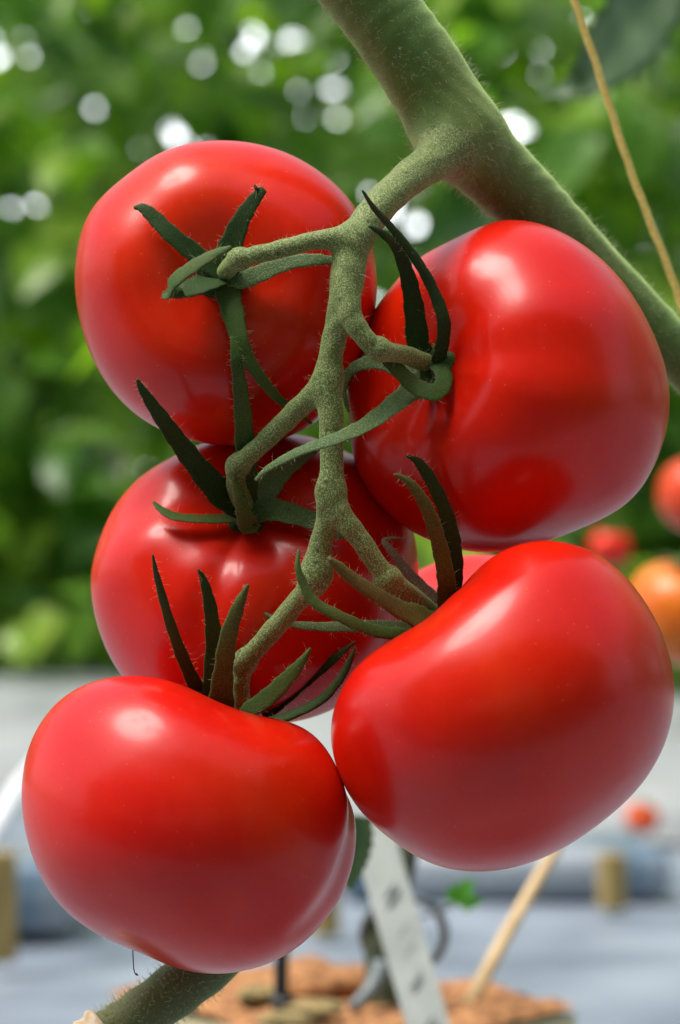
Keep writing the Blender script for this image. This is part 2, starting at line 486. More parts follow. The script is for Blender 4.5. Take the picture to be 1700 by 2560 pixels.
# ------------------------------------------------------------------ tomatoes
class Tomato: pass
TOM = {}
def make_tomato(key, cx, cy, dep, R, axis, lobes, furrows, outline, mat, label, flat=0.86, dimple=0.17, dw=0.40, group='ripe red tomatoes of the truss', seg=(200, 120)):
    """axis: (right, up, towards the lens).  lobes: (k, amp, phase).  furrows: (phi_deg, depth, width_deg, reach)"""
    ax = unit(np.array([axis[0], -axis[2], axis[1]]))
    to = np.array([0.0, -1.0, 0.0])
    e1 = unit(to - ax * np.dot(to, ax)); e2 = np.cross(ax, e1)
    nphi, nth = seg
    Rm = R * K * (D0 + dep * MM)
    c = P(cx, cy, dep)
    th = np.linspace(0, math.pi, nth + 1)[1:-1]
    ph = np.arange(nphi) * 2 * math.pi / nphi
    TH, PH = np.meshgrid(th, ph, indexing='ij')
    Lw = np.sin(TH) ** 0.6 * np.exp(-((TH - 0.85) / 0.75) ** 2)
    lob = np.zeros_like(TH)
    for k, a, p in lobes: lob += a * np.cos(k * PH + p)
    f = 1 + lob * Lw
    for pd, dp, wd, reach in furrows:
        dphi = (PH - math.radians(pd) + math.pi) % (2 * math.pi) - math.pi
        sp = np.exp(-(dphi / math.radians(wd)) ** 2)
        f -= dp * sp * np.clip(np.sin(np.clip(TH / reach, 0, 1) * math.pi), 0, 1) ** 0.8
    # slightly boxy shoulders
    st = np.sin(TH); ct = np.cos(TH)
    ex = 0.90
    rad = np.abs(st) ** ex
    axl = np.sign(ct) * np.abs(ct) ** ex * flat
    axl = axl - dimple * np.exp(-(TH / dw) ** 2) 
    pts = (rad * f)[..., None] * (np.cos(PH)[..., None] * e1 + np.sin(PH)[..., None] * e2) + (axl * f)[..., None] * ax
    pts = pts.reshape(-1, 3)
    top = (flat - dimple) * ax; bot = -flat * ax
    V = np.vstack([pts, top[None], bot[None]]) * Rm
    F = []
    for i in range(nth - 2):
        for k in range(nphi):
            k2 = (k + 1) % nphi
            F.append((i * nphi + k, (i + 1) * nphi + k, (i + 1) * nphi + k2, i * nphi + k2))
    n0 = (nth - 1) * nphi
    for k in range(nphi):
        k2 = (k + 1) % nphi
        F.append((n0, k, k2)); F.append((n0 + 1, (nth - 2) * nphi + k2, (nth - 2) * nphi + k))
    # shape the body to the fruit's real profile
    if outline:
        o = np.array(outline, float)
        oa = np.arctan2(-(o[:, 1] - cy), o[:, 0] - cx)
        orad = np.hypot(o[:, 0] - cx, o[:, 1] - cy) * K * (D0 + dep * MM)
        A = np.arctan2(V[:, 2], V[:, 0]); Rr = np.hypot(V[:, 0], V[:, 2])
        nb = 180
        bins = ((A + math.pi) / (2 * math.pi) * nb).astype(int) % nb
        cur = np.zeros(nb)
        np.maximum.at(cur, bins, Rr)
        idx = np.argsort(oa)
        xa = np.concatenate([oa[idx] - 2 * math.pi, oa[idx], oa[idx] + 2 * math.pi])
        ya = np.tile(orad[idx], 3)
        mid = (np.arange(nb) + 0.5) / nb * 2 * math.pi - math.pi
        tgt = np.interp(mid, xa, ya)
        ratio = tgt / np.maximum(cur, 1e-6)
        ker = np.hanning(19); ker /= ker.sum()
        ratio = np.convolve(np.tile(ratio, 3), ker, 'same')[nb:2 * nb]
        fac = np.interp(A, np.concatenate([mid - 2 * math.pi, mid, mid + 2 * math.pi]), np.tile(ratio, 3))
        lim = np.interp(A, np.concatenate([mid - 2 * math.pi, mid, mid + 2 * math.pi]), np.tile(np.convolve(np.tile(cur, 3), ker, 'same')[nb:2 * nb], 3))
        w = np.clip(Rr / lim, 0, 1) ** 2.5
        fac = 1 + (fac - 1) * w
        V[:, 0] *= fac; V[:, 2] *= fac
    V = V + c
    t = Tomato()
    t.c, t.R, t.ax = c, Rm, ax
    t.pole = V[n0].copy()
    t.root = tag(empty('tomato', c + np.array([0, 0, -Rm * 0.9])), label, 'tomato', group)
    t.fruit = mesh_obj('fruit', V, F, mat, t.root)
    t.bvh = BVHTree.FromPolygons([Vector(v) for v in V], F)
    TOM[key] = t
    return t

T1o = [(190,726),(198,630),(217,542),(255,490),(304,455),(365,408),(434,374),(505,358),(575,353),(640,360),(694,374),(750,400),(802,434),(850,474),(889,520),(920,590),(941,672),(938,760),(925,840),(890,930),(830,1020),(760,1075),(680,1105),(600,1115),(510,1106),(434,1087),(375,1060),(325,1024),(275,970),(238,911),(205,820)]
T2o = [(870,1000),(870,1040),(876,1105),(886,1163),(910,1215),(943,1261),(995,1305),(1058,1341),(1144,1376),(1230,1382),(1305,1370),(1374,1347),(1435,1325),(1489,1301),(1575,1255),(1638,1146),(1667,1031),(1668,970),(1655,917),(1632,850),(1603,790),(1546,698),(1460,618),(1374,566),(1299,552),(1230,558),(1144,595),(1041,647),(984,710),(938,773),(905,830),(886,888)]
T3o = [(230,1460),(236,1380),(258,1310),(300,1244),(352,1192),(415,1152),(500,1107),(580,1090),(660,1086),(740,1087),(800,1095),(860,1118),(930,1165),(990,1235),(1040,1348),(1046,1445),(1030,1540),(985,1640),(910,1725),(816,1778),(742,1801),(650,1806),(560,1803),(440,1785),(360,1740),(300,1686),(262,1610),(240,1535)]
T4o = [(824,1821),(832,1765),(857,1713),(900,1648),(976,1605),(1073,1550),(1118,1500),(1171,1453),(1247,1377),(1323,1352),(1409,1350),(1468,1370),(1518,1399),(1570,1450),(1615,1507),(1648,1570),(1670,1637),(1684,1690),(1686,1735),(1682,1790),(1670,1843),(1645,1902),(1615,1952),(1570,2005),(1518,2049),(1465,2090),(1409,2125),(1355,2152),(1301,2168),(1193,2182),(1084,2163),(976,2092),(930,2058),(889,2017),(846,1930),(828,1870)]
T5o = [(56,1984),(58,1930),(65,1886),(78,1850),(98,1811),(163,1735),(205,1712),(249,1697),(300,1688),(358,1686),(405,1693),(455,1708),(542,1756),(651,1794),(733,1802),(797,1840),(829,1891),(860,1960),(880,2010),(890,2057),(888,2130),(874,2197),(850,2250),(816,2293),(733,2376),(690,2403),(638,2421),(542,2440),(446,2427),(351,2382),(255,2344),(159,2274),(120,2225),(96,2172),(64,2057)]

make_tomato('T1', 565, 735, 28, 380, (0.0, 0.12, 0.99), [(3, 0.016, 0.6), (5, 0.020, 1.9), (7, 0.008, 0.3)],
            [(40, 0.03, 14, 1.5)], T1o, RED, 'broad red tomato hanging highest, behind a small star of dark sepals facing out')
make_tomato('T2', 1270, 965, 24, 402, (-0.66, 0.14, 0.74), [(4, 0.012, 0.4), (7, 0.009, 1.1), (11, 0.006, 0.2)],
            [(-100, 0.035, 13, 1.3), (-62, 0.022, 11, 1.4), (60, 0.012, 12, 1.4), (100, 0.02, 12, 1.3)], T2o, RED,
            'large ribbed red tomato in front of the thick green stem, calyx turned sideways')
make_tomato('T3', 638, 1445, 40, 385, (-0.05, 0.60, 0.80), [(3, 0.012, 2.0), (6, 0.024, 1.5), (9, 0.008, 0.5)],
            [(-22, 0.05, 11, 1.3), (28, 0.03, 12, 1.3)], T3o, RED,
            'red tomato half hidden behind the thin hanging stalk, above the lowest fruit')
make_tomato('T4', 1255, 1770, -8, 425, (-0.50, 0.74, -0.46), [(3, 0.010, 1.0), (5, 0.012, 2.4), (8, 0.005, 0.7)],
            [(-14, 0.022, 12, 1.5), (30, 0.05, 9, 1.3), (75, 0.03, 12, 1.2)], T4o, RED,
            'biggest red tomato, nearest the lens, resting against the ribbed one above it', dimple=0.07, dw=0.24)
make_tomato('T5', 473, 2063, 2, 400, (0.26, 0.88, -0.40), [(2, 0.015, 0.5), (4, 0.012, 1.4), (5, 0.010, 0.7)],
            [(76, 0.075, 11, 2.3)], T5o, RED2,
            'lowest red tomato with a wide milky shine, above the cut brown stem', dimple=0.09, dw=0.26)
make_tomato('T6', 1185, 1650, 82, 300, (-0.2, 0.9, 0.3), [(4, 0.02, 0.5)], [], None, RED,
            'red tomato almost wholly hidden, a sliver between the two large ones', seg=(96, 60))

def surf(px, py):
    """depth (mm behind the truss plane) of the nearest fruit skin at a photo pixel"""
    o = Vector((0, 0, CAM_Z)); d = Vector(P(px, py, 0) - np.array([0, 0, CAM_Z])).normalized()
    best = None
    for t in TOM.values():
        h = t.bvh.ray_cast(o, d)
        if h[0] is not None and (best is None or h[0].y < best): best = h[0].y
    return None if best is None else (best - D0) / MM

# ------------------------------------------------------------------ calyces
def sepal(ctrl, mat, parent, thick=0.9, cup=0.18, roll=0.0, face=(0, -1, 0.25), hair_bag=None, split=0):
    """ctrl rows: (px, py, width_px, depth_mm)"""
    q = catmull(np.array(ctrl, float), 7)
    c = np.array([P(a, b, d) for a, b, w, d in q])
    W = np.maximum(q[:, 2], 5) * K * D0 * 0.5
    t = unit(np.gradient(c, axis=0))
    n = len(c)
    ref = unit(np.array(face, float))
    seg = 14
    V, F = [], []
    ph = random.uniform(0, 6)
    for i in range(n):
        side = unit(np.cross(t[i], ref)); nm = np.cross(side, t[i])
        r = roll
        side, nm = math.cos(r) * side + math.sin(r) * nm, -math.sin(r) * side + math.cos(r) * nm
        w = W[i] * (1 + 0.05 * math.sin(i * 1.3 + ph) + 0.03 * math.sin(i * 2.9 + 2 * ph))
        th = thick * MM * 0.5 * min(1.0, 0.45 + w / 0.0022)
        th = min(th, w * 0.9)
        for k in range(seg):
            a = 2 * math.pi * k / seg
            u = math.cos(a)
            h = math.sin(a) * th * (1.0 + 0.25 * (abs(u) < 0.3))
            V.append(c[i] + side * (w * u) + nm * (h + cup * w * u * u - 0.10 * w * math.exp(-(u / 0.25) ** 2)))
    for i in range(n - 1):
        for k in range(seg):
            k2 = (k + 1) % seg
            F.append((i * seg + k, i * seg + k2, (i + 1) * seg + k2, (i + 1) * seg + k))
    F.append(tuple(range(seg))[::-1]); F.append(tuple((n - 1) * seg + k for k in range(seg)))
    o = mesh_obj('sepal', V, F, mat, parent)
    if split:                                    # shade on the inner face, painted as a darker green
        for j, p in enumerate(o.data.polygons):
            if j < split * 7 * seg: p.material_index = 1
    if hair_bag is not None:
        V = np.array(V)
        for _ in range(int(n * 1.3)):
            i = random.randrange(1, n - 1); k = random.choice([0, 1, seg - 1, seg // 2, seg // 2 - 1, seg // 2 + 1, random.randrange(seg)])
            p = V[i * seg + k]; nn = unit(p - c[i])
            hair_bag.append((p, nn))
    return o

def calyx(key, cpx, sepals, hub_r=48, mat=SEP):
    t = TOM[key]
    # hub: a small fleshy boss seated in the hollow at the fruit's top
    pole = t.pole
    a1 = unit(np.cross(t.ax, [0.2, 0.1, 1.0])); a2 = np.cross(t.ax, a1)
    rad = hub_r * K * D0
    V, F = [], []
    prof = [(1.15, -0.25), (1.0, 0.12), (0.72, 0.34), (0.4, 0.46), (0.12, 0.5)]
    m = 30
    for r, h in prof:
        for k in range(m):
            w = 2 * math.pi * k / m
            rr = rad * r * (1 + 0.14 * math.cos(5 * w + 0.6) * (r > 0.5))
            V.append(pole + rr * (math.cos(w) * a1 + math.sin(w) * a2) + t.ax * h * rad * 0.8)
    for i in range(len(prof) - 1):
        for k in range(m):
            k2 = (k + 1) % m
            F.append((i * m + k, i * m + k2, (i + 1) * m + k2, (i + 1) * m + k))
    F.append(tuple((len(prof) - 1) * m + k for k in range(m)))
    cal = mesh_obj('calyx', V, F, mat, t.root)
    bag = []
    for s in sepals:
        rows = []
        for (x, y, w, d) in s['p']:
            if isinstance(d, tuple):            # lift above the fruit skin
                f = surf(x, y)
                d = (f if f is not None else (t.c[1] - D0) / MM) - d[0]
            rows.append((x, y, w, d))
        for _ in range(4):                      # no dents: each point at least as near as its neighbours' mean
            for i in range(1, len(rows) - 1):
                mth = (rows[i - 1][3] + rows[i + 1][3]) / 2
                rows[i] = (*rows[i][:3], min(rows[i][3], mth))
            if len(rows) > 3:
                rows[-1] = (*rows[-1][:3], min(rows[-1][3], max(2 * rows[-2][3] - rows[-3][3] + 1.0, rows[-2][3] - 1.5)))
        sepal(rows, (s.get('m', SEP), s['m2']) if 'm2' in s else s.get('m', SEP), cal, s.get('t', 0.9), s.get('cup', 0.18), s.get('roll', 0.0), s.get('face', (0, -1, 0.25)), bag, s.get('split', 0))
    HV, HF = hairs([b[0] for b in bag], [b[1] for b in bag], 0.6, 3.2, 0.022, 0.9, 0.7)
    h = mesh_obj('fine_hairs', HV, HF, HAIR, cal, smooth=False)
    h['kind'] = 'stuff'
    return cal

def lift(*a): return tuple(a)
calyx('T1', (562, 697), [
    dict(p=[(560,690,50,(2.5,)),(500,645,50,(3.0,)),(428,587,44,(3.5,)),(384,543,38,(4,)),(357,521,26,(5,)),(335,519,8,(6,))]),
    dict(p=[(568,680,60,(2.5,)),(577,620,62,(3,)),(603,552,47,(4,)),(634,503,36,(5,)),(652,482,26,(6,)),(662,474,20,(7,))]),
    dict(p=[(650,476,14,(6.2,)),(641,472,10,(7.0,)),(636,462,5,(7.4,))], t=0.7),
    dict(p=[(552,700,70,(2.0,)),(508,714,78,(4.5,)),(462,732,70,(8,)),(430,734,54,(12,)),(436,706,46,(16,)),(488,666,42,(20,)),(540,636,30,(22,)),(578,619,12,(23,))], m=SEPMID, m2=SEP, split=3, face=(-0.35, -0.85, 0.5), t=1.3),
    dict(p=[(562,705,62,(2,)),(580,775,58,(3,)),(598,845,44,(3,)),(622,900,34,(3,)),(655,950,30,(4,)),(697,998,24,(5,)),(735,1028,18,(7,)),(778,1058,8,(8,))], m=SEPMID),
    dict(p=[(575,695,46,(2,)),(610,700,48,(3,)),(652,684,46,(4,)),(719,659,38,(5,)),(786,650,32,(6,)),(835,652,20,(6,))], m=SEPPALE),
], 64)
calyx('T2', (1075, 917), [
    dict(p=[(1090,915,40,(2,)),(1103,870,36,(4,)),(1108,802,36,(6,)),(1080,721,31,(9,)),(1034,641,26,(13,)),(975,566,20,(22,)),(934,520,15,(25,)),(906,477,6,-22)], t=1.3, face=(0.3,-1,0.1)),
    dict(p=[(1060,905,60,(2,)),(1045,859,60,(3,)),(1035,773,52,(4,)),(1018,687,40,(6,)),(989,618,28,(10,)),(955,585,20,-8),(922,565,7,-10)]),
    dict(p=[(1068,902,54,(2,)),(1096,918,50,(3,)),(1110,952,44,(4,)),(1088,982,46,(7,)),(1042,970,48,(11,)),(1002,934,42,(14,)),(968,900,36,(17,)),(946,872,26,(19,)),(938,860,12,(20,))], m=SEPMID, face=(0.25, -1, 0.35), t=1.2),
    dict(p=[(1070,930,60,(2,)),(1042,968,66,(3,)),(989,1010,54,(4,)),(915,1064,44,(7,)),(834,1100,34,-14),(765,1123,28,-13),(713,1147,24,-11),(667,1174,17,-9),(639,1200,8,-8)], m=SEPPALE, face=(-0.1, -1, 0.55)),
    dict(p=[(1055,920,44,(2,)),(1010,928,42,(3,)),(949,906,40,(5,)),(903,912,34,(5,)),(872,934,24,(3,)),(860,975,14,10),(866,1010,12,12),(872,1030,6,11)], m=SEPPALE),
], 54, SEPMID)
calyx('T3', (621, 1279), [
    dict(p=[(615,1275,60,(2,)),(560,1240,76,(3,)),(501,1177,60,(5,)),(443,1101,48,2),(398,1038,38,-4),(363,986,25,-8),(350,964,16,-9),(343,948,7,-10)]),
    dict(p=[(615,1290,50,(2,)),(570,1298,44,(3,)),(501,1299,36,(4,)),(438,1293,33,(5,)),(403,1275,22,(7,)),(383,1255,8,(9,))], m=SEPMID, face=(0,-0.6,0.8)),
    dict(p=[(622,1290,50,(2,)),(622,1315,54,(6,)),(614,1296,48,(10,)),(602,1250,32,(15,)),(590,1212,20,(18,)),(580,1186,7,(20,))], m=SEPBROWN, t=1.4),
    dict(p=[(630,1285,60,(2,)),(670,1275,62,(3,)),(713,1281,56,(4,)),(788,1305,44,(5,)),(840,1330,32,(5,)),(878,1345,10,(6,))], m=SEPPALE),
    dict(p=[(630,1275,60,(2,)),(665,1225,70,(3,)),(702,1181,56,(4,)),(753,1145,36,(5,)),(800,1120,12,(6,))], m=SEPPALE),
    dict(p=[(622,1265,46,(2,)),(617,1170,56,(3,)),(612,1100,50,(4,)),(605,1010,42,(5,)),(594,920,32,(6,)),(587,875,22,(6,)),(580,840,7,(6,))], m=SEPMID),
], 56)
calyx('T4', (1075, 1520), [
    dict(p=[(1120,1530,50,2),(1117,1490,50,0),(1115,1445,46,-3),(1097,1359,40,-7),(1068,1273,34,-10),(1031,1216,26,-12),(1005,1195,16,-13),(985,1186,6,-14)], m=SEPBROWN, t=1.3),
    dict(p=[(1128,1510,40,9),(1136,1450,42,7),(1137,1388,40,4),(1121,1302,38,1),(1088,1221,34,-2),(1052,1164,28,-4),(1030,1146,14,-6),(1016,1141,6,-7)]),
    dict(p=[(1090,1560,70,-2),(1058,1550,76,-6),(1000,1527,56,-11),(943,1491,44,-15),(885,1451,36,-18),(845,1417,28,-20),(828,1402,16,-21),(817,1394,7,-21)], m=SEPBROWN, t=1.6, face=(0.1,-0.9,0.5)),
    dict(p=[(1080,1595,34,-4),(1017,1588,36,-8),(931,1577,35,-12),(851,1543,32,-15),(788,1508,28,-16),(759,1463,24,-16),(744,1417,15,-16),(747,1374,6,-15)], m=SEPMID, t=1.4, face=(0.1,-0.9,0.5)),
    dict(p=[(1050,1575,34,4),(1000,1570,36,4),(903,1566,32,6),(817,1568,26,7),(731,1561,18,7),(690,1548,14,7),(652,1529,5,6)], m=SEPPALE),
    dict(p=[(1095,1505,36,8),(1060,1475,34,9),(1018,1428,26,10),(980,1380,20,10),(960,1353,14,11),(985,1346,10,12),(1014,1350,5,13)], m=DRY),
], 55)
calyx('T5', (590, 1790), [
    dict(p=[(535,1775,38,14),(508,1745,40,10),(466,1663,36,3),(427,1560,28,-3),(399,1463,20,-7),(388,1420,13,-9),(382,1386,5,-10)], face=(-0.3,-1,0.2)),
    dict(p=[(545,1775,50,9),(530,1727,48,7),(535,1618,44,3),(526,1520,34,0),(509,1451,20,-2),(495,1423,6,-3)]),
    dict(p=[(552,1790,66,4),(553,1755,66,1),(559,1675,50,-4),(572,1589,44,-8),(595,1520,32,-11),(612,1480,18,-12),(622,1461,6,-13)], m=SEPBROWN, t=1.5),
    dict(p=[(590,1800,40,5),(615,1782,48,2),(673,1742,48,-3),(725,1690,38,-6),(758,1650,22,-8),(776,1620,6,-9)], m=SEPMID, t=1.3, face=(0.2,-0.9,0.5)),
    dict(p=[(660,1790,34,22),(705,1752,36,20),(759,1706,34,17),(817,1662,26,14),(860,1628,15,12),(888,1604,5,11)]),
    dict(p=[(640,1822,26,8),(667,1809,30,6),(736,1786,32,3),(805,1750,28,0),(851,1698,22,-2),(875,1652,16,-3),(889,1617,5,-4)], m=SEP, t=1.4, face=(0.1,-0.7,0.7)),
], 50)
# dry thread of the old flower under the lowest fruit
c = np.array([P(332, 2372, 2), P(333, 2400, 1), P(335, 2425, 0), P(340, 2437, 0), P(344, 2435, 0)])
q = catmull(c, 5); V, F = tube(q, [0.00013] * (len(q) - 4) + [0.00025, 0.0004, 0.0004, 0.0002], 6)
mesh_obj('dried_style', V, F, DRY, TOM['T5'].root)
# stem stub of the hidden fruit
calyx_pts = catmull(np.array([TOM['T6'].pole, TOM['T6'].pole + np.array([-0.004, 0.004, 0.012])]), 6)

# ------------------------------------------------------------------ vine: one smooth branching body cut into its parts
BR = {
    'main_stem': [(770,-190,103,16),(860,-80,103,19),(925,0,102,21),(1040,156,105,25),(1130,305,106,29),(1195,385,98,33),(1300,488,90,42),(1400,590,82,52),(1500,690,74,60),(1680,872,66,68),(1830,1030,62,72)],
    'truss_stalk': [(1150,345,62,26),(1089,398,50,16),(1017,450,44,6),(950,515,42,-1),(905,575,42,-5),(880,625,43,-7),(868,690,38,-8),(845,802,32,-8),(827,891,31,-7),(822,958,31,-7),(828,1047,31,-7),(829,1159,29,-7),(828,1230,32,-7),(818,1290,27,-6),(800,1371,29,-5),(789,1440,34,-4)],
    'pedicel_T1': [(880,598,34,-8),(840,594,26,-9),(770,605,23,-9),(696,624,23,-8),(620,642,23,-7),(600,647,31,-6),(584,657,24,-4),(570,672,24,-1),(560,690,22,3)],
    'pedicel_T2': [(872,680,32,-9),(872,735,28,-11),(880,785,26,-12),(900,830,26,-12),(930,863,25,-11),(947,873,33,-10),(966,879,25,-8),(1005,886,24,-4),(1062,905,24,3)],
    'pedicel_T3': [(822,945,29,-6),(795,975,28,-5),(763,1005,28,-3),(696,1070,26,2),(622,1140,24,6),(597,1163,33,9),(591,1186,25,10),(592,1215,25,11),(605,1255,25,16),(620,1278,24,22)],
    'pedicel_T4': [(826,1232,28,-7),(842,1268,26,-8),(874,1314,27,-8),(920,1378,26,-7),(955,1430,26,-6),(970,1449,37,-5),(984,1459,27,-4),(1005,1473,26,-3),(1035,1495,26,2),(1078,1530,24,8)],
    'pedicel_T5': [(790,1435,34,-4),(775,1468,31,-3),(748,1499,27,-1),(690,1566,26,2),(636,1628,25,5),(612,1654,33,7),(606,1678,24,8),(603,1705,23,9),(602,1745,22,11),(600,1800,22,16)],
}
BL = {}
allV, allF = [], []
for nm, rows in BR.items():
    q = catmull(np.array(rows, float), 6)
    c = np.array([P(a, b, d) for a, b, r, d in q])
    r = q[:, 2] * K * (D0 + q[:, 3] * MM)
    BL[nm] = (c, r)
    V, F = tube(c, r * 1.0, 16)
    off = len(allV)
    allV.extend(V); allF.extend([tuple(i + off for i in f) for f in F])
tmp = mesh_obj('vine_raw', allV, allF, STEM)
md = tmp.modifiers.new('remesh', 'REMESH'); md.mode = 'VOXEL'; md.voxel_size = 0.00048
dg = bpy.context.evaluated_depsgraph_get()
ev = tmp.evaluated_get(dg)
me = ev.to_mesh()
nv = len(me.vertices)
X = np.empty(nv * 3); me.vertices.foreach_get('co', X); X = X.reshape(-1, 3)
FA = [tuple(p.vertices) for p in me.polygons]
ev.to_mesh_clear()
old = tmp.data
bpy.data.objects.remove(tmp, do_unlink=True)
bpy.data.meshes.remove(old)

def seg_dist(X, c, r):
    best = np.full(len(X), 1e9)
    for i in range(len(c) - 1):
        a, b = c[i], c[i + 1]
        ab = b - a
        t = np.clip(((X - a) @ ab) / (ab @ ab), 0, 1)
        d = np.linalg.norm(X - a - t[:, None] * ab, axis=1) - (r[i] + t * (r[i + 1] - r[i]))
        best = np.minimum(best, d)
    return best
def sdf(X, per=False):
    D = {nm: seg_dist(X, *BL[nm]) for nm in BL}
    def smin(a, b, k):
        h = np.maximum(k - np.abs(a - b), 0) / k
        return np.minimum(a, b) - h * h * k * 0.25
    d = smin(D['main_stem'], D['truss_stalk'], 0.011)
    for nm in BL:
        if nm.startswith('pedicel'): d = smin(d, D[nm], 0.0035)
    # faint lengthwise unevenness
    d = d + 0.00012 * np.sin(X[:, 0] * 900 + 5 * np.sin(X[:, 2] * 160)) * np.sin(X[:, 2] * 520 + X[:, 1] * 300)
    return (d, D) if per else d
Nrm = None
for it in range(3):
    d0 = sdf(X); e = 1e-4
    g = np.stack([(sdf(X + np.eye(3)[k] * e) - d0) / e for k in range(3)], 1)
    gl = np.linalg.norm(g, axis=1, keepdims=True)
    Nrm = g / (gl + 1e-9)
    X = X - Nrm * np.clip(d0, -0.002, 0.002)[:, None] * (0.9 if it < 2 else 1.0)
d0, D = sdf(X, True)
names = list(BL)
owner = np.argmin(np.stack([D[n] + (0 if n == 'main_stem' else 0.0012 if n == 'truss_stalk' else 0.002) for n in names]), axis=0)
owner[D['main_stem'] < 0.0022] = names.index('main_stem')

vine = tag(empty('tomato_vine', P(880, 625, -7)), 'hairy green tomato vine with a thick leaning stem and a knuckled fruit stalk', 'vine')
fo = np.array([np.bincount(owner[list(f)], minlength=len(names)).argmax() for f in FA])
parts = {}
for i, nm in enumerate(names):
    fs = [FA[j] for j in np.nonzero(fo == i)[0]]
    if not fs: continue
    used = sorted({v for f in fs for v in f})
    mp = {v: k for k, v in enumerate(used)}
    o = mesh_obj('pedicel' if nm.startswith('pedicel') else nm, X[used], [tuple(mp[v] for v in f) for f in fs],
                 STEM if nm == 'main_stem' else STALK, vine, True, Nrm[used])
    parts[nm] = o
    used = np.array(used)
    if nm == 'main_stem':
        pick = rng.choice(used, 6000); HV, HF = hairs(X[pick], Nrm[pick], 0.4, 4.6, 0.028, 0.7, 0.7)
    elif nm == 'truss_stalk':
        pick = rng.choice(used, 750); HV, HF = hairs(X[pick], Nrm[pick], 0.5, 3.4, 0.026, 0.9, 0.7)
    else:
        pick = rng.choice(used, 110); HV, HF = hairs(X[pick], Nrm[pick], 0.5, 3.2, 0.025, 0.9, 0.7)
    h = mesh_obj('fine_hairs', HV, HF, HAIR, o, smooth=False); h['kind'] = 'stuff'

# ------------------------------------------------------------------ old stem below the fruit
root = tag(empty('old_stem', P(351, 2560, 24)), 'thick brown-green hairy old stem ending in a pale dry cut', 'stem')
q = catmull(np.array([(262,2590,62,22),(300,2572,66,23),(351,2540,69,24),(430,2482,70,26),(504,2425,70,29),(620,2320,68,40),(720,2190,64,56)], float), 6)
c = np.array([P(a, b, d) for a, b, r, d in q]); r = q[:, 2] * K * D0
r = r * (1 + 0.03 * np.sin(np.arange(len(r)) * 1.1))
V, F = tube(c, r, 28); st = mesh_obj('stem_body', V, F, LOWSTEM, root)
tn = unit(np.gradient(c, axis=0))
pp, nn = [], []
for _ in range(1500):
    i = random.randrange(0, 26); k = random.randrange(28)
    p = V[i * 28 + k]; pp.append(p); nn.append(unit(p - c[i]))
HV, HF = hairs(pp, nn, 0.5, 4.0, 0.04, 0.7, 0.7); h = mesh_obj('fine_hairs', HV, HF, HAIR, st, smooth=False); h['kind'] = 'stuff'
cc = catmull(np.array([P(196, 2640, 19), P(228, 2600, 20), P(262, 2575, 21)]), 5)
V, F = tube(cc, np.linspace(0.0052, 0.0060, len(cc)) * (1 + 0.08 * np.sin(np.arange(len(cc)) * 1.7)), 20)
mesh_obj('cut_end', V, F, CUTM, root)

# ------------------------------------------------------------------ twine
q = catmull(np.array([(1395,-120),(1435,0),(1483,139),(1532,291),(1574,418),(1622,545),(1677,685),(1702,757),(1760,930)], float), 8)
dd = 0.80
c = np.array([PD(a, b, dd) for a, b in q])
V, F = [], []
seg = 18
t = unit(np.gradient(c, axis=0))
for i in range(len(c)):
    a = unit(np.cross(t[i], [0, -1, 0.1])); b = np.cross(t[i], a)
    for k in range(seg):
        w = 2 * math.pi * k / seg
        rr = 0.00098 * (1 + 0.13 * math.cos(3 * w + i * 0.9))
        V.append(c[i] + rr * (math.cos(w) * a + math.sin(w) * b))
for i in range(len(c) - 1):
    for k in range(seg):
        k2 = (k + 1) % seg
        F.append((i * seg + k, i * seg + k2, (i + 1) * seg + k2, (i + 1) * seg + k))
tag(mesh_obj('twine', V, F, TWINE), 'yellow twine hanging slack beside the thick stem', 'twine')

# ------------------------------------------------------------------ single leaves out of focus
def blade(name, spine, widths, mat, face, label, cat='leaf', n=8, wave=0.10):
    c = catmull(np.array(spine, float), n)
    w = catmull(np.array(widths, float)[:, None], n)[:, 0]
    t = unit(np.gradient(c, axis=0))
    V, F = [], []
    m = 9
    for up in (1, -1):
        for i in range(len(c)):
            s = unit(np.cross(t[i], face)); nm = np.cross(s, t[i])
            for k in range(m):
                u = k / (m - 1) * 2 - 1
                ww = w[i] * (1 + wave * math.sin(i * 1.9) * abs(u))
                V.append(c[i] + s * ww * u + nm * (0.25 * abs(u) * ww + 0.06 * ww * math.sin(3 * u + i * 0.8) + up * 0.00015))
    L_ = len(c)
    for side in (0, 1):
        o = side * L_ * m
        for i in range(L_ - 1):
            for k in range(m - 1):
                f = (o + i * m + k, o + i * m + k + 1, o + (i + 1) * m + k + 1, o + (i + 1) * m + k)
                F.append(f if side == 0 else f[::-1])
    for i in range(L_ - 1):
        for k in (0, m - 1):
            F.append((i * m + k, (i + 1) * m + k, (L_ + i + 1) * m + k, (L_ + i) * m + k))
    return tag(mesh_obj(name, V, F, mat), label, cat)

dl = 1.16
blade('leaf', [PD(1700, -120, dl + .03), PD(1610, 20, dl + .02), PD(1530, 130, dl), PD(1450, 210, dl - .01), PD(1350, 238, dl)],
      [0.009, 0.014, 0.013, 0.006, 0.0008], LEAFDARK, (0.3, -1, 0.3), 'single dark grey-green leaf drooping behind the twine')
blade('leaf', [PD(905, 2040, 0.93), PD(895, 2110, 0.93), PD(880, 2170, 0.93), PD(872, 2225, 0.93)],
      [0.003, 0.0042, 0.0035, 0.0008], LEAFDARK, (0.2, -1, 0.1), 'dark leaf beside the white label, partly behind the lowest tomato')

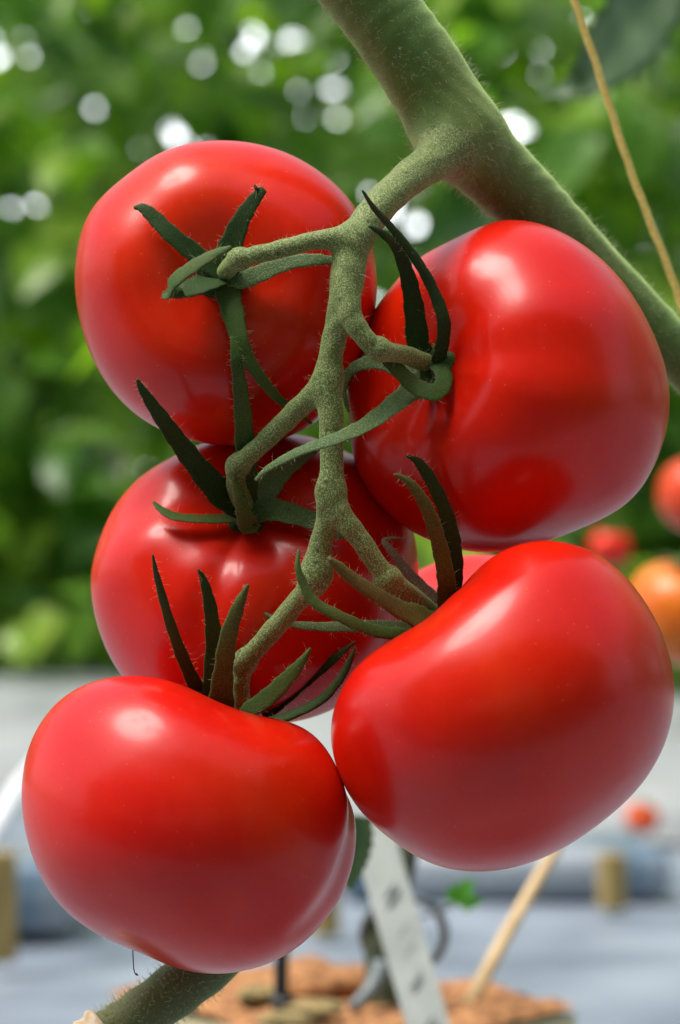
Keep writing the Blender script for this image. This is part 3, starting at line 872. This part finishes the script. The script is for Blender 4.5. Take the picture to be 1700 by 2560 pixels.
# ------------------------------------------------------------------ coir block and what stands in it
BZ = CAM_Z - 0.181
root = tag(empty('coir_block', (0.015, 1.15, FLOOR_Z + 0.003)), 'orange-brown coir block on the white floor film', 'growing block')
def block():
    pts = [(0.088, 1.145), (-0.012, 1.262), (-0.088, 1.17), (0.012, 1.055)]
    n = 22
    V, F = [], []
    for j in range(n + 1):
        for i in range(n + 1):
            u, v = i / n, j / n
            a = np.array(pts[0]) * (1 - u) * (1 - v) + np.array(pts[1]) * u * (1 - v) + np.array(pts[2]) * u * v + np.array(pts[3]) * (1 - u) * v
            e = min(u, 1 - u, v, 1 - v)
            dz = 0.0018 * math.sin(17 * u + 3) * math.sin(13 * v + 1) + random.uniform(-0.0007, 0.0007) - 0.004 * (e < 0.02)
            V.append((a[0], a[1], BZ + dz))
    for j in range(n):
        for i in range(n):
            F.append((j * (n + 1) + i, j * (n + 1) + i + 1, (j + 1) * (n + 1) + i + 1, (j + 1) * (n + 1) + i))
    return V, F, pts
V, F, pts = block()
mesh_obj('fibre_top', V, F, COIR, root)
V = [(x, y, z) for z in (FLOOR_Z + 0.006, BZ - 0.006) for x, y in pts]
mesh_obj('wrapped_side', V, [(0, 1, 5, 4), (1, 2, 6, 5), (2, 3, 7, 6), (3, 0, 4, 7), (3, 2, 1, 0), (4, 5, 6, 7)], COIRSIDE, root, smooth=False)
# rough lumps of fibre and moss on the block
def lump(c, r, sq, mat, name, label, grp):
    V, F = [], []
    m, n = 14, 9
    ph = [random.uniform(0, 6) for _ in range(4)]
    for i in range(n + 1):
        th = math.pi * i / n
        for k in range(m):
            w = 2 * math.pi * k / m
            rr = 1 + 0.18 * math.sin(3 * w + ph[0]) * math.sin(th) + 0.12 * math.sin(5 * w + 4 * th + ph[1])
            V.append((c[0] + r * rr * math.sin(th) * math.cos(w), c[1] + r * rr * math.sin(th) * math.sin(w), c[2] + r * sq * rr * math.cos(th)))
    for i in range(n):
        for k in range(m):
            k2 = (k + 1) % m
            F.append((i * m + k, (i + 1) * m + k, (i + 1) * m + k2, i * m + k2))
    o = mesh_obj(name, V, F, mat)
    return tag(o, label, 'fibre clump', grp)
lump(PD(800, 2462, 1.16) + np.array([0, 0, 0.0]), 0.017, 0.42, COIR, 'fibre_clump', 'large orange clump of coir fibre between the black stake and young stem', 'loose clumps on the coir block')
lump(PD(655, 2485, 1.13), 0.010, 0.3, MOSS, 'fibre_clump', 'brownish mossy clump left of the black stake', 'loose clumps on the coir block')
lump(PD(795, 2520, 1.09), 0.010, 0.3, MOSS, 'fibre_clump', 'brownish mossy clump in front of the orange one', 'loose clumps on the coir block')
lump(PD(710, 2548, 1.07), 0.010, 0.25, MOSS, 'fibre_clump', 'low mossy clump at the foot of the black stake', 'loose clumps on the coir block')

# black dripper stake
root = tag(empty('dripper_stake', (PD(700, 2520, 1.10))), 'black plastic dripper stake stuck in the coir block', 'stake')
c = catmull(np.array([PD(708, 2330, 1.10), PD(704, 2400, 1.10), PD(702, 2470, 1.10), PD(705, 2540, 1.10)]), 4)
V, F = tube(c, [0.0026] * 5 + [0.0027] * 4 + [0.0028, 0.0032, 0.0034, 0.0034], 14); mesh_obj('spike', V, F, BLACKP, root)
V, F = tube(catmull(np.array([PD(705, 2490, 1.098), PD(706, 2516, 1.098)]), 3), [0.0042, 0.0048, 0.0048, 0.0042], 14); mesh_obj('collar', V, F, BLACKP, root)

# young plant stem with a grey ring clip and a sprout
root = tag(empty('young_plant', PD(950, 2545, 1.13)), 'short dark young stem rooted in the coir block behind the white label', 'plant')
c = catmull(np.array([PD(985, 2545, 1.13), PD(975, 2500, 1.13), PD(962, 2420, 1.13), PD(960, 2340, 1.13), PD(985, 2240, 1.13), PD(1010, 2160, 1.13), PD(1030, 2080, 1.13)]), 5)
V, F = tube(c, np.concatenate([np.linspace(0.0105, 0.0085, 8), np.linspace(0.0080, 0.0036, len(c) - 8)]), 16)
mesh_obj('stem_body', V, F, YSTEM, root)
c = catmull(np.array([PD(1000, 2305, 1.12), PD(1060, 2290, 1.12), PD(1110, 2272, 1.115), PD(1140, 2258, 1.11)]), 4)
V, F = tube(c, [0.0007] * len(c), 8); tw = mesh_obj('side_shoot', V, F, GREYP, root)
V, F = [], []
for dx, dy, dd2, L in ((0.5, 0.9, -0.3, 0.011), (1.0, 0.15, -0.2, 0.010), (-0.2, 0.8, -0.5, 0.008)):
    VV, FF = [], []
    leaflet(VV, FF, PD(1140, 2258, 1.11), unit(np.array([dx, dd2, dy])), unit(np.array([-0.2, -0.9, 0.5])), L, L * 0.4, 0.2)
    mesh_obj('leaflet', VV, FF, LEAFBRIGHT, tw)
# ring clip
cx, cz = 1010, 2335
ang = np.linspace(0, 2 * math.pi, 49)[:-1]
c = np.array([PD(cx + 102 * math.cos(a), cz + 92 * math.sin(a), 1.13 + 0.010 * math.sin(a)) for a in ang])
V, F = [], []
for i in range(48):
    tt = unit(c[(i + 1) % 48] - c[i - 1]); a = unit(np.cross(tt, [0, -1, 0])); b = np.cross(tt, a)
    for k in range(10):
        w = 2 * math.pi * k / 10
        V.append(c[i] + 0.0017 * (math.cos(w) * a + math.sin(w) * b))
for i in range(48):
    for k in range(10):
        F.append((i * 10 + k, i * 10 + (k + 1) % 10, ((i + 1) % 48) * 10 + (k + 1) % 10, ((i + 1) % 48) * 10 + k))
root = tag(empty('plant_clip', PD(cx, cz + 92, 1.13)), 'grey plastic ring clip around the young stem', 'clip')
mesh_obj('ring', V, F, GREYP, root)
V, F = tube(catmull(np.array([PD(958, 2412, 1.117), PD(930, 2470, 1.112), PD(880, 2522, 1.105)]), 5), np.linspace(0.004, 0.0022, 11), 12)
mesh_obj('clip_tail', V, F, GREYP, root)

# white plant label with faded marks
root = tag(empty('plant_label', PD(1080, 2600, 1.02)), 'white plastic plant label with grey print, leaning in front of the young stem', 'label')
def strip(p0, p1, w, dpt, off):
    a, b = np.array(p0, float), np.array(p1, float)
    d = unit(np.array([b[0] - a[0], b[1] - a[1]])); s = np.array([-d[1], d[0]])
    cs = [a + s * w, a - s * w, b - s * w, b + s * w]
    ds = [dpt[0], dpt[0], dpt[1], dpt[1]]
    return [PD(q[0], q[1], dd - off) for q, dd in zip(cs, ds)]
fr = strip((925, 2060), (1092, 2640), 53, (1.055, 1.03), 0)
bk = [f + np.array([0, 0.0008, 0]) for f in fr]
mesh_obj('label_strip', fr + bk, [(0, 1, 2, 3), (7, 6, 5, 4), (0, 4, 5, 1), (1, 5, 6, 2), (2, 6, 7, 3), (3, 7, 4, 0)], TAGM, root, smooth=False)
V, F = [], []
def mark(t, u, ln, wd):
    a = np.array([925, 2060.]); b = np.array([1092, 2640.]); d = unit(b - a); s = np.array([-d[1], d[0]])
    o = a + (b - a) * t + s * u
    diag = unit(s * -0.75 - d * 0.65)
    q = [o + diag * ln / 2 + d * wd, o - diag * ln / 2 + d * wd, o - diag * ln / 2 - d * wd, o + diag * ln / 2 - d * wd]
    dep = 1.055 + (1.03 - 1.055) * t - 0.0006
    n0 = len(V)
    for p in q: V.append(PD(p[0], p[1], dep))
    F.append((n0, n0 + 1, n0 + 2, n0 + 3))
for t0 in (0.30, 0.325, 0.345): mark(t0, random.uniform(-6, 6), 58, 7)
for t0 in (0.685, 0.71): mark(t0, random.uniform(-8, 4), 60, 5)
for t0 in (0.87, 0.895, 0.92): mark(t0, random.uniform(-8, 4), 56, 5)
for t0 in (0.47, 0.56): mark(t0, 0, 60, 2)
pr = mesh_obj('faded_print', V, F, INK, root, smooth=False); pr['kind'] = 'stuff'

# bamboo stick
c = catmull(np.array([PD(1155, 2540, 1.13), PD(1190, 2480, 1.135), PD(1270, 2330, 1.15), PD(1370, 2155, 1.17), PD(1420, 2060, 1.18)]), 6)
V, F = tube(c, 0.0030 * (1 - 0.25 * np.linspace(0, 1, len(c))), 14)
tag(mesh_obj('bamboo_stick', V, F, BAMBOO), 'thin tan bamboo stick leaning out of the coir block', 'stick')

# wooden pegs on the floor film
def peg(px, pyb, d, w, h, label):
    base = PD(px, pyb, d); base[2] = FLOOR_Z + 0.004
    V, F = box(base[0], base[1], base[2], w, w, h, 0.4, 0.0015)
    tag(mesh_obj('wooden_peg', V, F, WOODPEG, smooth=False), label, 'peg', 'wooden pegs on the floor film')
peg(1530, 2285, 1.83, 0.014, 0.034, 'tan wooden peg standing right of the bamboo stick')
peg(-2, 2414, 1.62, 0.016, 0.058, 'tan wooden peg at the left edge beside the lowest tomato')
peg(812, 2350, 1.72, 0.014, 0.03, 'tan wooden peg seen low between the lowest tomato and the white label')

# white pipe, left
c = catmull(np.array([PD(-80, 2180, 1.55), PD(0, 2050, 1.6), PD(60, 1962, 1.66), PD(140, 1880, 1.75), PD(260, 1830, 1.9)]), 6)
V, F = tube(c, [0.0062] * len(c), 16)
tag(mesh_obj('white_pipe', V, F, PIPEM), 'white bent pipe rising behind the lowest tomato', 'pipe')

# fruits of the other plants
def far_tomato(px, py, d, rpx, mat, label, key, ax=(0.1, 0.9, 0.2)):
    dep = (d - D0) / MM
    t = make_tomato(key, px, py, dep, rpx, ax, [(5, 0.012, random.uniform(0, 6))], [], None, mat, label, group='blurred tomatoes of other plants', seg=(64, 40))
    a1 = unit(np.cross(t.ax, [0.2, 0.1, 1.0])); a2 = np.cross(t.ax, a1)
    V, F = [], []
    m = 40
    for r, h in ((0.04, 0.10), (0.2, 0.10), (0.42, 0.10), (0.42, 0.06), (0.1, 0.02)):
        for k in range(m):
            w = 2 * math.pi * k / m
            rr = t.R * r * (1 if r < 0.3 else 0.72 + 0.55 * max(0, math.cos(5 * w)) ** 1.5)
            V.append(t.pole + rr * (math.cos(w) * a1 + math.sin(w) * a2) + t.ax * t.R * (h + 0.25 * (rr / t.R) ** 1.2))
    for i in range(4):
        for k in range(m):
            k2 = (k + 1) % m
            F.append((i * m + k, i * m + k2, (i + 1) * m + k2, (i + 1) * m + k))
    mesh_obj('calyx', V, F, SEPMID, t.root)
    return t
far_tomato(1712, 1530, 1.42, 152, ORANGE, 'orange half-ripe tomato out of focus, right of the biggest red one', 'F1')
far_tomato(1755, 1238, 1.55, 112, ORRED, 'orange-red tomato out of focus above the orange one', 'F2')
far_tomato(1525, 1370, 2.0, 54, RED, 'small blurred red tomato seen under the ribbed tomato', 'F3')
far_tomato(1605, 2045, 2.2, 44, ORRED, 'small blurred red tomato low down near the white gutter', 'F4')
